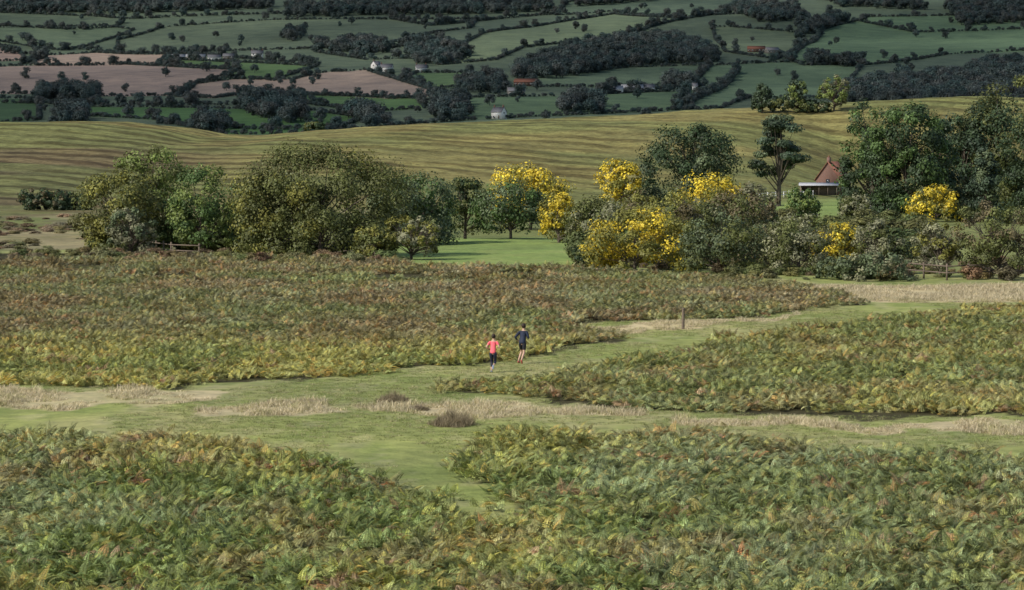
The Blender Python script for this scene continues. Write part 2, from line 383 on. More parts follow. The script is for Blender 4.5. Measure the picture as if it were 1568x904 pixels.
k1=(~inb)&tan&(fbm(X/3,Y/6,115)>.36); X=X[k1];Y=Y[k1];n=len(X); h=RNG.uniform(.1,.35,n)
scatter("dry_grass",np.stack([X,Y,Hf(X,Y)-.01],1),np.stack([0*X,0*X,RNG.uniform(0,6.28,n)],1),np.stack([.5+0*h,.5+0*h,h],1),RNG.integers(0,4,n),np.array([.56,.48,.32])*RNG.uniform(.7,1.2,(n,1)),tufts)
def tussock(px,py,wpx,hpx):
    g=G(px,py); k=F/g[1]; n=120; a=RNG.uniform(0,6.28,n); d=np.sqrt(RNG.random(n)); R=wpx/k/2
    X=g[0]+np.cos(a)*d*R; Y=g[1]+np.sin(a)*d*R*1.3
    hh=hpx/k*(1.15-.8*d)*RNG.uniform(.5,1.2,n)
    scatter("rush_tussock",np.stack([X,Y,Hf(X,Y)],1),np.stack([RNG.normal(0,.25,n),RNG.normal(0,.25,n),a],1),np.stack([.2+0*hh,.2+0*hh,hh],1),RNG.integers(0,4,n),np.array([.27,.22,.14])*RNG.uniform(.6,1.4,(n,1)),tufts)
tussock(602,617,44,20); tussock(694,653,68,28); tussock(640,628,30,8)

# ------------------------------------------------------------------ trees
def tube(pts,rr,ns=7):
    pts=np.array(pts,float); V=[]
    for k in range(len(pts)):
        t=pts[min(k+1,len(pts)-1)]-pts[max(k-1,0)]; t/=np.linalg.norm(t)+1e-9
        u=np.cross(t,[.3,.9,.1]); u/=np.linalg.norm(u)+1e-9; w=np.cross(t,u)
        for j in range(ns):
            a=j/ns*6.283; V.append(pts[k]+(u*math.cos(a)+w*math.sin(a))*rr[k])
    Fq=[]
    for k in range(len(pts)-1):
        for j in range(ns): Fq.append((k*ns+j,k*ns+(j+1)%ns,(k+1)*ns+(j+1)%ns,(k+1)*ns+j))
    return np.array(V),np.array(Fq)
def leaves(r,c,rc,n_each,size,cols,crown_c,flat=.85):
    m=len(c); tot=m*n_each
    ci=np.repeat(np.arange(m),n_each)
    d=r.normal(size=(tot,3)); d/=np.linalg.norm(d,axis=1)[:,None]
    rr=(rc[ci]*(r.random(tot)**.4))*r.uniform(.8,1.12,tot)
    P=c[ci]+d*rr[:,None]*np.array([1,1,flat])
    out=P-crown_c; out/=np.linalg.norm(out,axis=1)[:,None]+1e-9
    nrm=d*.9+out*.5+r.normal(size=(tot,3))*.42+np.array([0,0,.3]); nrm/=np.linalg.norm(nrm,axis=1)[:,None]
    u=np.cross(nrm,r.normal(size=(tot,3))); u/=np.linalg.norm(u,axis=1)[:,None]+1e-9; w=np.cross(nrm,u)
    s_=size*r.uniform(.6,1.3,tot)[:,None]
    V=np.stack([P-u*s_*.6,P-w*s_*.38,P+u*s_*.6,P+w*s_*.38],1).reshape(-1,3)
    q=np.arange(tot*4).reshape(-1,4)
    C=cols[ci]*r.uniform(.72,1.28,(tot,1)); C=np.repeat(C,4,0)
    return V,q,C
COL=dict(olive=(.105,.118,.038),yol=(.19,.185,.045),green=(.08,.13,.04),dark=(.042,.066,.03),grey=(.11,.14,.072),yellow=(.62,.48,.05),brown=(.155,.13,.07),lime=(.155,.20,.055),pine=(.05,.075,.045),pale=(.21,.21,.125))
def tree_mesh(seed,H,Wd,col,col2=None,mixf=0.,cb=.12,kind='round',leaf=.3,dens=1.,trunk=True):
    r=np.random.default_rng(seed); Vs=[];Fs=[];Cs=[];off=0;mats=[]
    cz=H*(cb+1)/2; R=np.array([Wd/2,Wd/2,H*(1-cb)/2]); cc=np.array([0,0,cz*.85])
    if kind=='pine':
        m=34; c=[];rc=[]
        for k in range(m):
            t=r.uniform(.38,1); zz_=H*t; a=r.uniform(0,6.28); rad_=Wd/2*(1-.55*(t-.42)/.58)*r.uniform(.2,.95)
            c.append((math.cos(a)*rad_,math.sin(a)*rad_,zz_-.03*H)); rc.append(Wd*r.uniform(.09,.17))
        c=np.array(c);rc=np.array(rc); flat=.45
    elif kind=='cone':
        m=70; t=r.random(m)**1.2; a=r.uniform(0,6.28,m); rr=Wd/2*(1-t*.85)*r.uniform(.4,.9,m)
        c=np.stack([np.cos(a)*rr,np.sin(a)*rr,H*(cb+(1-cb)*t*.93)],1); rc=Wd*(.15-.07*t)*r.uniform(.8,1.2,m); flat=.8
    else:
        nl=8; ld=r.normal(size=(nl,3)); ld/=np.linalg.norm(ld,axis=1)[:,None]; lw=r.uniform(.0,.26,nl)
        m=int(90 if kind=='round' else 60); d=r.normal(size=(m,3)); d/=np.linalg.norm(d,axis=1)[:,None]
        low=d[:,2]<0; hl=np.hypot(d[:,0],d[:,1])+1e-6; k_=np.where(low,np.maximum(hl,.88)/hl,1); d[:,0]*=k_; d[:,1]*=k_
        bump=1-.10+ (np.clip(d@ld.T-.55,0,1)*2*lw).sum(1)
        rad_=np.where(np.arange(m)<m*.8,r.uniform(.74,.9,m),r.uniform(.15,.65,m))*bump
        c=np.array([0,0,cz])+d*rad_[:,None]*R
        rc=min(Wd,H*1.3)*r.uniform(.08,.19,m); flat=.8
        c[:,2]=np.maximum(c[:,2],rc*.55+cb*H*.5)
        if kind=='sparse': rc=rc*.75
    cols=np.tile(np.array(COL[col]),(m,1))*r.uniform(.68,1.32,(m,1))
    if col2:
        k=r.random(m)<mixf; cols[k]=np.array(COL[col2])*r.uniform(.75,1.2,(k.sum(),1))
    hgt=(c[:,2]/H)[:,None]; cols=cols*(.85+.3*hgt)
    ne=int(np.clip(dens*9.5*Wd*H*(1-cb)/leaf**2/m,40,600))
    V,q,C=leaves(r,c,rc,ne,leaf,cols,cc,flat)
    V[:,2]=np.maximum(V[:,2],.05)
    Vs.append(V);Fs.append(q);Cs.append(C);off=len(V);mats+= [0]*len(q)
    if trunk:
        tr=max(.021*H,.12) if kind!='pine' else .020*H
        top=H*(.62 if kind!='pine' else .95); b=r.uniform(-.04,.04,2)*H
        tp=[(0,0,-.3),(b[0]*.3,b[1]*.3,top*.3),(b[0],b[1],top*.65),(b[0]*.6,b[1]*.8,top)]
        v,f=tube(tp,[tr*1.35,tr,tr*.7,tr*.25]); Vs.append(v);Fs.append(f+off);Cs.append(np.ones((len(v),3)));off+=len(v);mats+=[1]*len(f)
        sel=r.choice(m,min(m,26 if kind!='sparse' else 46),replace=False)
        for k in sel:
            e=c[k]; s0=np.array([b[0]*.5,b[1]*.5,min(e[2]*.6,top*.8)*r.uniform(.45,.95)]); mid=(s0+e)/2+np.array([0,0,.04*H*r.uniform(-.5,1)])
            v,f=tube([s0,mid,e],[tr*.42,tr*.25,tr*.07],5); Vs.append(v);Fs.append(f+off);Cs.append(np.ones((len(v),3)));off+=len(v);mats+=[1]*len(f)
            if kind=='sparse':
                for qn in range(5):
                    e2=mid+(e-mid)*r.uniform(.2,1)+r.normal(size=3)*np.array([.09,.09,.07])*H+np.array([0,0,.05*H]); v,f=tube([mid+(e-mid)*.3*r.random(),e2],[tr*.13,tr*.04],4); Vs.append(v);Fs.append(f+off);Cs.append(np.ones((len(v),3)));off+=len(v);mats+=[1]*len(f)
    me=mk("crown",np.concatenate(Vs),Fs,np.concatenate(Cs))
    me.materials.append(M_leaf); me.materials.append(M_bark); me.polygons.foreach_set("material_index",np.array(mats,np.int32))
    return me
_s=[100]
def T(name,px,base,top,w,col,col2=None,mixf=0.,dmin=30,**k):
    _s[0]+=1; g=G(px,base,dmin); kk=F/g[1]; H=(base-top)/kk; Wd=w/kk
    leaf=np.clip(.00085*g[1],.16,.62)
    me=tree_mesh(_s[0],H,Wd,col,col2,mixf,leaf=leaf,**k); me.name=name
    o=ob(name,me,None,None,(g[0],g[1],g[2]-.1)); return o
TR=[
 ("oak_tree",228,352,217,104,'lime','olive',.4,dict(cb=.1)),
 ("oak_tree",188,387,252,136,'yol','olive',.5,dict(cb=.02)),
 ("hawthorn_tree",200,392,312,84,'pale','grey',.5,dict(cb=.02,kind='sparse',dens=.8)),
 ("ash_tree",312,390,258,118,'green','lime',.35,dict(cb=.03)),
 ("willow_tree",262,386,300,70,'green','olive',.5,dict(cb=.02)),
 ("willow_tree",372,386,296,76,'yol','olive',.5,dict(cb=.02)),
 ("oak_tree",418,394,258,140,'olive','yol',.3,dict(cb=.01)),
 ("oak_tree",490,394,226,240,'olive','yol',.12,dict(cb=.01)),
 ("alder_tree",645,374,262,130,'grey','green',.4,dict(cb=.03)),
 ("alder_tree",606,376,270,90,'grey','olive',.4,dict(cb=.03)),
 ("hawthorn_tree",630,398,328,104,'yol','pale',.3,dict(cb=.06,dens=.9,kind='sparse')),
 ("hawthorn_tree",575,398,342,70,'olive','yol',.3,dict(cb=.01)),
 ("ash_tree",712,366,262,70,'olive','dark',.5,dict(cb=.14)),
 ("alder_tree",782,366,274,124,'green','grey',.5,dict(cb=.08)),
 ("field_maple_tree",812,352,250,142,'yellow','yol',.4,dict(cb=.05)),
 ("field_maple_tree",856,372,284,70,'yellow','yol',.5,dict(cb=.05)),
 ("willow_tree",912,396,298,110,'olive','pale',.4,dict(cb=.01)),
 ("field_maple_tree",951,318,244,70,'yellow','yol',.5,dict(cb=.05)),
 ("oak_tree",1056,316,186,150,'dark','grey',.3,dict(cb=.02)),
 ("scots_pine_tree",1192,316,174,118,'pine','grey',.25,dict(kind='pine',cb=.3,dens=1.1)),
 ("willow_tree",1000,385,294,160,'yol','brown',.35,dict(cb=.02)),
 ("willow_tree",1060,380,300,110,'olive','pale',.4,dict(cb=.02)),
 ("willow_tree",1120,372,290,120,'brown','olive',.5,dict(cb=.02)),
 ("field_maple_tree",1090,352,266,118,'yellow','yol',.4,dict(cb=.05)),
 ("hawthorn_tree",1152,366,270,78,'brown','pale',.4,dict(cb=.04,dens=.8,kind='sparse')),
 ("field_maple_tree",972,417,316,176,'yellow','yol',.6,dict(cb=.01)),
 ("willow_tree",1105,419,326,146,'grey','olive',.5,dict(cb=.01)),
 ("willow_tree",1168,414,340,96,'olive','brown',.5,dict(cb=.01)),
 ("willow_tree",1222,420,334,120,'pale','olive',.5,dict(cb=.01)),
 ("field_maple_tree",1280,414,331,90,'yellow','yol',.5,dict(cb=.03)),
 ("hawthorn_tree",1345,420,334,90,'olive','pale',.5,dict(cb=.03,dens=.9,kind='sparse')),
 ("willow_bush",1342,430,380,116,'grey','pale',.3,dict(cb=.0,trunk=False)),
 ("willow_bush",1290,428,390,84,'grey','olive',.4,dict(cb=.0,trunk=False)),
 ("willow_bush",912,414,366,84,'olive','dark',.3,dict(cb=.0,trunk=False)),
 ("hawthorn_tree",1228,346,288,58,'lime','green',.4,dict(cb=.03)),
 ("hawthorn_tree",1310,346,294,58,'olive','pale',.4,dict(cb=.02)),
 ("oak_tree",1334,334,160,110,'green','dark',.55,dict(cb=.0)),
 ("lime_tree",1392,336,144,138,'dark','green',.4,dict(cb=.0)),
 ("fir_tree",1440,334,176,100,'dark','green',.2,dict(kind='cone',cb=.0)),
 ("oak_tree",1478,330,142,120,'dark','pine',.5,dict(cb=.0)),
 ("oak_tree",1534,330,128,154,'olive','dark',.5,dict(cb=.0)),
 ("fir_tree",1508,340,218,96,'pine','grey',.3,dict(kind='cone',cb=.0)),
 ("oak_tree",1590,344,150,130,'dark','olive',.4,dict(cb=.0)),
 ("holly_bush",1370,336,280,80,'dark','green',.4,dict(cb=.0,trunk=False)),
 ("field_maple_tree",1432,340,280,82,'yellow','yol',.5,dict(cb=.03)),
 ("hawthorn_tree",1440,424,330,86,'pale','yol',.4,dict(cb=.2,dens=.8,kind='sparse')),
 ("ash_tree",1532,428,302,140,'olive','brown',.4,dict(cb=.12,dens=.8,kind='sparse')),
 ("holly_bush",72,322,288,92,'dark','brown',.4,dict(cb=.0,trunk=False)),
 ("holly_bush",105,322,294,60,'dark','olive',.4,dict(cb=.0,trunk=False)),
]
for t in TR: T(*t[:8],**t[8])
for (a,px,base_,top,w,c,c2,kd) in [("scots_pine_tree",1166,172,127,36,'pine','dark','round'),("scots_pine_tree",1218,170,122,36,'pine','lime','round'),("ash_tree",1276,163,112,52,'lime','pale','sparse'),("gorse_bush",1195,172,148,90,'dark','olive','round'),("gorse_bush",1240,170,152,50,'dark','olive','round'),("gorse_bush",482,222,208,40,'dark','olive','round')]:
    xw=(px-784)/F*860; g=(xw,860.,float(Hf(xw,860.))); kk=F/860
    zt=CAMZ+(240-top)/F*860
    H=zt-g[2]; _s[0]+=1
    if H<1.5: H=3
    me=tree_mesh(_s[0],H,w/kk,c,c2,.4,cb=(.12 if a!='gorse_bush' else 0),kind=kd,leaf=.55,dens=1,trunk=a!='gorse_bush'); me.name=a
    ob(a,me,None,None,g)

# ------------------------------------------------------------------ distant woods, hedges
def farvar(seed,w,h,cb,nl,leaf):
    r=np.random.default_rng(seed); m=16; d=r.normal(size=(m,3)); d/=np.linalg.norm(d,axis=1)[:,None]
    c=np.array([0,0,h*(1+cb)/2])+d*np.array([w/2,w/2,h*(1-cb)/2])*r.uniform(.4,.75,(m,1)); rc=w*r.uniform(.16,.26,m)
    cols=np.ones((m,3))*r.uniform(.75,1.25,(m,1))
    V,q,C=leaves(r,c,rc,nl//m,leaf,cols,np.array([0,0,h*.45])); V[:,2]=np.maximum(V[:,2],0)
    v,f=tube([(0,0,-.05),(0,0,h*.6)],[.035,.02],5)
    me=mk("far_tree",np.concatenate([V,v]),[q,f+len(V)],np.concatenate([C,np.ones((len(v),3))*.8])); me.materials.append(M_ileaf); return (me,)
fv=[farvar(i,[1.0,.8,1.2,.9,1.1][i],1,.0,1500,.075) for i in range(5)]
WP=[];WS=[];WT=[]
DK=np.array([.068,.094,.092])  # distant foliage colour with bluish haze mixed in
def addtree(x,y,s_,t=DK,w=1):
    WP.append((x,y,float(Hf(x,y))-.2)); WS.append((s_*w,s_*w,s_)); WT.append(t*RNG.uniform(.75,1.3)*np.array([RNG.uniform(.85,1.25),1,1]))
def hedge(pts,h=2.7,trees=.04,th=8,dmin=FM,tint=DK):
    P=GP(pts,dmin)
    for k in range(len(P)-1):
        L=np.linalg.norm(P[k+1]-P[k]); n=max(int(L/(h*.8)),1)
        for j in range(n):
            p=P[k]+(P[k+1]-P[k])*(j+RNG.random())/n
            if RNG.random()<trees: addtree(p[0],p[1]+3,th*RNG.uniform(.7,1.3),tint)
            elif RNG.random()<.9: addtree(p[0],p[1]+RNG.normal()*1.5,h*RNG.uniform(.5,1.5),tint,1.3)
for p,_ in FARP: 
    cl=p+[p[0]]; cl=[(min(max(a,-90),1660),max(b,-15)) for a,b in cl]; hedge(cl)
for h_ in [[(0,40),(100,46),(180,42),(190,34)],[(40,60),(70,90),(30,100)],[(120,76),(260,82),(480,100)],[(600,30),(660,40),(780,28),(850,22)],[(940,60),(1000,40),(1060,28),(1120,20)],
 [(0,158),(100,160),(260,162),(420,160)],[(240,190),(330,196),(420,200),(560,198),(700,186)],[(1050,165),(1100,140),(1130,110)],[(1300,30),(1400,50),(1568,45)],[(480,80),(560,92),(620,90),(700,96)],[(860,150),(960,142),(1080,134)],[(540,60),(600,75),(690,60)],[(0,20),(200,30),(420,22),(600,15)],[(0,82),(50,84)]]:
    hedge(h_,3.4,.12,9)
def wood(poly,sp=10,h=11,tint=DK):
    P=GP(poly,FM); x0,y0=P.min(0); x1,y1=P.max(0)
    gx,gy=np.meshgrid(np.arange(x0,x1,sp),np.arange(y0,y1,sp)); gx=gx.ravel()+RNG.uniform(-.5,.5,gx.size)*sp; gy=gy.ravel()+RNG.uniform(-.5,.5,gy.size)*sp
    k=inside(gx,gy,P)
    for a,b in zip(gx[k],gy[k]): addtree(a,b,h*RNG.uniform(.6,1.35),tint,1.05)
for w in [
 [(790,122),(800,100),(870,80),(940,66),(1040,62),(1090,80),(1102,96),(1030,100),(940,106),(860,120)],
 [(615,80),(640,66),(700,72),(722,90),(680,100),(640,98)],
 [(1300,165),(1310,142),(1345,126),(1450,120),(1520,104),(1700,85),(1700,170)],
 [(702,142),(712,128),(770,124),(785,146)],
 [(660,182),(665,160),(715,158),(718,184)],
 [(52,158),(62,145),(90,142),(146,146),(150,158)],[(82,192),(90,175),(128,176),(124,192)],
 [(370,158),(395,152),(440,160),(470,186),(430,190),(380,176)],
 [(520,176),(560,172),(600,192),(560,196)],[(300,192),(345,188),(352,202),(310,206)],
 [(1110,14),(1220,12),(1240,34),(1160,36)],[(1215,60),(1250,34),(1290,26),(1300,36),(1255,50)],[(1450,8),(1568,0),(1700,0),(1700,30),(1470,40)],[(1230,100),(1240,92),(1325,98),(1325,104)],
 [(-60,18),(200,22),(300,18),(420,14),(400,4),(-60,2)],[(440,28),(500,26),(600,24),(760,22),(850,18),(850,8),(640,10),(440,12)],
 [(860,176),(880,150),(920,160),(930,176)],[(1010,134),(1030,122),(1058,128),(1055,137)],[(480,74),(560,68),(600,80),(560,86)],[(880,12),(960,6),(1060,-6),(1060,-16),(900,-8)],[(1250,-2),(1400,4),(1420,18),(1290,12)],[(430,60),(440,52),(462,54),(460,66)]]:
    wood(w)
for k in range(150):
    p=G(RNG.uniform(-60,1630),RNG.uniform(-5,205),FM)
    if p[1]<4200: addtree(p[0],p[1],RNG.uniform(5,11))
nW=len(WP); print("far trees",nW)
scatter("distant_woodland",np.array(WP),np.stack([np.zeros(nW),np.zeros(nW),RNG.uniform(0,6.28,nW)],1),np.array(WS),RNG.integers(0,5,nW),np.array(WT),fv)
WP=[];WS=[];WT=[]
for k in range(460):
    px=RNG.uniform(-60,1640); py=RNG.uniform(386,404)+ (0 if px<600 else 12*(px-600)/500 if px<1100 else 14+RNG.uniform(0,14))
    g=G(px,py)
    if inside(np.array([g[0]]),np.array([g[1]]),BRIGHT[0])[0]: continue
    c=[np.array([.12,.14,.05]),np.array([.18,.135,.08]),np.array([.19,.185,.085])][RNG.integers(3)]
    addtree(g[0],g[1],RNG.uniform(.5,1.3),c,1.6)
for k in range(300):
    px=RNG.uniform(890,1420) if k<170 else RNG.uniform(130,600); py=RNG.uniform(345,410) if k<170 else RNG.uniform(352,390); g=G(px,py); addtree(g[0],g[1],RNG.uniform(1.4,3.4),np.array([.10,.12,.045]),1.4)
for k in range(330):
    px=RNG.uniform(-90,150); py=RNG.uniform(332,388); g=G(px,py)
    if vn(g[0]/9,g[1]/20,7)<.5: continue
    addtree(g[0],g[1],RNG.uniform(.35,.9),[np.array([.20,.16,.10]),np.array([.26,.21,.14]),np.array([.18,.19,.09])][RNG.integers(3)],3.0)
nW=len(WP)
scatter("heath_scrub",np.array(WP),np.stack([np.zeros(nW),np.zeros(nW),RNG.uniform(0,6.28,nW)],1),np.array(WS),RNG.integers(0,5,nW),np.array(WT),fv)

# ------------------------------------------------------------------ buildings
M_white=simple("whitewash",(.80,.78,.74),.8,3,.08); M_slate=simple("slate",(.15,.15,.16),.6,5,.3); M_tile=simple("clay_tile",(.20,.085,.055),.8,3,.35)
M_grey=simple("stone",(.24,.22,.20),.9,3,.3,.3); M_glass=simple("window_glass",(.02,.025,.03),.2,2,.1,0,.6); M_door=simple("door_paint",(.08,.06,.04),.6); M_tin=simple("corrugated_roof",(.36,.36,.37),.6,2,.25)
def brickmat():
    m,nt,out=newmat("brick"); p=N(nt,"ShaderNodeBsdfPrincipled"); p.inputs['Roughness'].default_value=.9; tc=N(nt,"ShaderNodeTexCoord")
    sx=N(nt,"ShaderNodeSeparateXYZ"); nt.links.new(tc.outputs['Object'],sx.inputs[0]); ad=N(nt,"ShaderNodeMath",operation='ADD'); nt.links.new(sx.outputs[0],ad.inputs[0]); nt.links.new(sx.outputs[1],ad.inputs[1])
    cx=N(nt,"ShaderNodeCombineXYZ"); nt.links.new(ad.outputs[0],cx.inputs[0]); nt.links.new(sx.outputs[2],cx.inputs[1])
    b=N(nt,"ShaderNodeTexBrick"); b.inputs['Scale'].default_value=4; b.inputs['Color1'].default_value=(.19,.085,.06,1); b.inputs['Color2'].default_value=(.13,.065,.045,1); b.inputs['Mortar'].default_value=(.2,.18,.16,1); b.inputs['Mortar Size'].default_value=.015
    nt.links.new(cx.outputs[0],b.inputs['Vector']); nt.links.new(b.outputs['Color'],p.inputs['Base Color']); nt.links.new(p.outputs[0],out.inputs[0]); return m
M_brick=brickmat()
def box(name,c,s_,mat,parent,rotz=0):
    V=np.array([[i,j,k] for i in(-.5,.5) for j in(-.5,.5) for k in(-.5,.5)])*np.array(s_)
    me=mk(name,V,[np.array([[0,1,3,2],[4,6,7,5],[0,4,5,1],[2,3,7,6],[0,2,6,4],[1,5,7,3]])]); return ob(name,me,mat,parent,c,(0,0,rotz))
def house(name,g,L,D,hw,hr,wall,roof,yaw=0,win=True,chim=1,storeys=2):
    e=empty(name,(g[0],g[1],g[2]-.3),yaw)
    V=np.array([(-L/2,-D/2,0),(L/2,-D/2,0),(L/2,D/2,0),(-L/2,D/2,0),(-L/2,-D/2,hw),(L/2,-D/2,hw),(L/2,D/2,hw),(-L/2,D/2,hw),(-L/2,0,hw+hr),(L/2,0,hw+hr)])
    me=mk("walls",V,[np.array([[0,1,5,4],[2,3,7,6],[0,3,2,1]]),np.array([[1,2,6,9,5],[3,0,4,8,7]])]); ob("walls",me,wall,e)
    o=.35; sl=hr/(D/2); t=.18
    for sgn,nm in((-1,"roof_front"),(1,"roof_back")):
        a=[(-L/2-o,0,hw+hr+.02),(L/2+o,0,hw+hr+.02),(L/2+o,sgn*(D/2+o),hw-o*sl+.02),(-L/2-o,sgn*(D/2+o),hw-o*sl+.02)]
        b=[(p[0],p[1],p[2]+t) for p in a]
        me=mk(nm,np.array(a+b),[np.array([[0,1,2,3],[7,6,5,4],[0,4,5,1],[1,5,6,2],[2,6,7,3],[3,7,4,0]])]); ob(nm,me,roof,e)
    for k in range(chim):
        xx_=(-L/2+.6) if k==0 else L/2-.6
        box("chimney",(xx_,0,hw+hr+.4),(.8,.7,1.5),M_brick,e); box("chimney_pot",(xx_,0,hw+hr+1.35),(.3,.3,.4),M_tile,e)
    if win:
        nx=max(int(L/2.8),2)
        for st in range(storeys):
            for k in range(nx):
                xk=-L/2+L*(k+.5)/nx; zk=1.6+st*2.5
                if zk+.7>hw: continue
                if st==0 and k==nx//2: box("door",(xk,-D/2-.02,1.25),(1,.08,2.1),M_door,e); continue
                box("window_frame",(xk,-D/2-.02,zk),(1.2,.08,1.3),M_white,e); box("window",(xk,-D/2-.05,zk),(1,.08,1.1),M_glass,e)
        for sx in(-1,1):
            box("gable_window",(sx*(L/2+.02),0,hw-.6),(.08,.9,1.1),M_glass,e)
    return e
def FG(px,py): return G(px,py,FM)
house("white_farmhouse",FG(394,90),11,6,5,2.8,M_white,M_slate,rad(5),chim=2)
house("white_farmhouse",FG(576,108),7,6,5,3,M_white,M_slate,rad(50))
house("white_farmhouse",FG(592,111),10,6,4.5,2.8,M_white,M_slate,rad(-10))
house("white_farmhouse",FG(645,112),9,6,4.4,2.8,M_white,M_slate,rad(10),chim=2)
house("stone_farmhouse",FG(622,114),6,5,3,2.2,M_grey,M_slate,rad(-5),chim=0)
house("white_farmhouse",FG(764,182),8,6,4.6,3,M_white,M_slate,rad(-35),chim=2)
for (px,py,L,w_,r_,yw) in [(272,92,14,M_grey,M_tin,3),(300,92,18,M_grey,M_tin,-4),(328,93,12,M_white,M_slate,10),(350,91,10,M_grey,M_slate,0),(806,132,18,M_brick,M_tile,-15),(790,146,12,M_grey,M_slate,10),(942,143,11,M_white,M_tin,5),(968,141,16,M_grey,M_tin,0),(992,140,9,M_white,M_slate,8),(1158,80,16,M_brick,M_tile,-5),(1182,82,12,M_grey,M_slate,20),(1064,138,4,M_white,M_slate,0)]:
    house("barn",FG(px,py),L,7,3.2,2.4,w_,r_,rad(yw),win=True,chim=0,storeys=1)
g=G(1276,297); house("brick_house",g,7,6,3.8,3.9,M_brick,M_tile,rad(62),chim=1)
g2=G(1254,300); e=empty("open_shed",(g2[0],g2[1],g2[2]),rad(-6))
for k in range(5):
    box("post_%d"%k,(-4+2*k,-1.6,1.1),(.14,.14,2.2),M_wood,e); box("rear_post_%d"%k,(-4+2*k,1.6,1.3),(.14,.14,2.6),M_wood,e)
r_=box("roof",(0,0,2.55),(9.2,4.2,.12),M_tin,e); r_.rotation_euler=(rad(8),0,0)
box("back_wall",(0,1.72,1.2),(8.6,.08,2.4),M_wood,e); box("side_wall",(-4.1,0,1.1),(.08,3.2,2.1),M_wood,e)
g=G(1368,335); e=empty("stone_wall",(g[0],g[1],g[2]),rad(4)); box("wall_body",(0,0,1.1),(7,.5,2.2),M_grey,e); box("coping",(0,0,2.26),(7.2,.62,.12),M_grey,e)
for k in range(5): box("pier_%d"%k,(-3.2+1.6*k,-.3,1.1),(.35,.12,2.1),M_grey,e)

# ------------------------------------------------------------------ fences, post
def fence(pts,h=1.15,sp=2.2,rails=2,mat=M_wood,dmin=30):
    P=GP(pts,dmin); Vs=[];Fs=[];o_=0
    def addb(a,b,w,hh):
        nonlocal o_
        a=np.array(a,float);b=np.array(b,float); d=(b-a); L=np.linalg.norm(d)+1e-6; d/=L
        up=np.array([0,0,1]) if abs(d[2])<.9 else np.array([1,0,0]); sd=np.cross(d,up); sd/=np.linalg.norm(sd); up=np.cross(sd,d)
        V=[p+sd*w*i+up*hh*j for p in(a,b) for i,j in((-1,-1),(1,-1),(1,1),(-1,1))]
        Vs.extend(V); Fs.extend([[o_+i for i in q] for q in((0,1,2,3),(7,6,5,4),(0,4,5,1),(1,5,6,2),(2,6,7,3),(3,7,4,0))]); o_+=8
    prev=None
    for k in range(len(P)-1):
        L=np.linalg.norm(P[k+1]-P[k]); n=max(int(L/sp),1)
        for j in range(n+ (k==len(P)-2)):
            p=P[k]+(P[k+1]-P[k])*j/n; zz_=float(Hf(p[0],p[1])); hh=h*RNG.uniform(.93,1.07)
            addb((p[0],p[1],zz_-.2),(p[0]+RNG.normal()*.02,p[1],zz_+hh),.065,.065)
            if prev is not None:
                for q_ in range(rails):
                    f_=(.45,.85,.2)[q_]; addb((prev[0],prev[1]-.09,prev[2]+h*f_),(p[0],p[1]-.09,zz_+h*f_),.025,.05)
            prev=(p[0],p[1],zz_)
    me=mk("wooden_fence",np.array(Vs),[np.array(Fs)]); ob("wooden_fence",me,mat)
fence([(228,388),(262,393),(305,395)],1.3)
fence([(1380,424),(1450,430),(1640,424)],1.25)
fence([(1150,306),(1200,303),(1245,302)],1.4,3,mat=M_white)
g=G(1046,505); e=empty("marker_post",(g[0],g[1],g[2]),.2)
v,f=tube([(0,0,-.3),(0,0,.5),(.01,0,1.1)],[.085,.08,.075],10); me=mk("post",v,[f],None,True); ob("post",me,M_wood,e)
v,f=tube([(.01,0,1.1),(.01,0,1.13),(.01,0,1.15)],[.09,.08,.005],10); me=mk("cap",v,[f]); ob("cap",me,M_wood,e)

# ------------------------------------------------------------------ runners
M_skin=simple("skin",(.50,.31,.22),.55,20,.06); M_coral=simple("coral_shirt",(.85,.14,.17),.8,12,.08); M_navy=simple("navy_jacket",(.015,.022,.045),.7,12,.2); M_black=simple("black_shorts",(.012,.012,.016),.7,12,.2)
M_legg=simple("leggings",(.014,.017,.035),.6,12,.2); M_hair=simple("dark_hair",(.03,.018,.012),.6,40,.3); M_shoew=simple("grey_shoe",(.25,.29,.36),.5); M_shoeo=simple("red_shoe",(.40,.10,.07),.5); M_sole=simple("eye_white",(.7,.7,.7),.7)
def skin(name,ch,mat,parent,sub=2):
    nodes,edges=ch; ks=list(nodes); me=bpy.data.meshes.new(name)
    me.from_pydata([tuple(float(v) for v in nodes[k][0]) for k in ks],[(ks.index(a),ks.index(b)) for a,b in edges],[])
    o=ob(name,me,mat,parent); md=o.modifiers.new("skin","SKIN"); md.use_smooth_shade=True; md.branch_smoothing=.6
    for i,k in enumerate(ks):
        r=nodes[k][1]; r=(r,r) if not isinstance(r,tuple) else r
        me.skin_vertices[0].data[i].radius=r; me.skin_vertices[0].data[i].use_root=(i==0)
    sb=o.modifiers.new("sub","SUBSURF"); sb.levels=sub; sb.render_levels=sub
    return o
A_=lambda v:np.array(v,float)
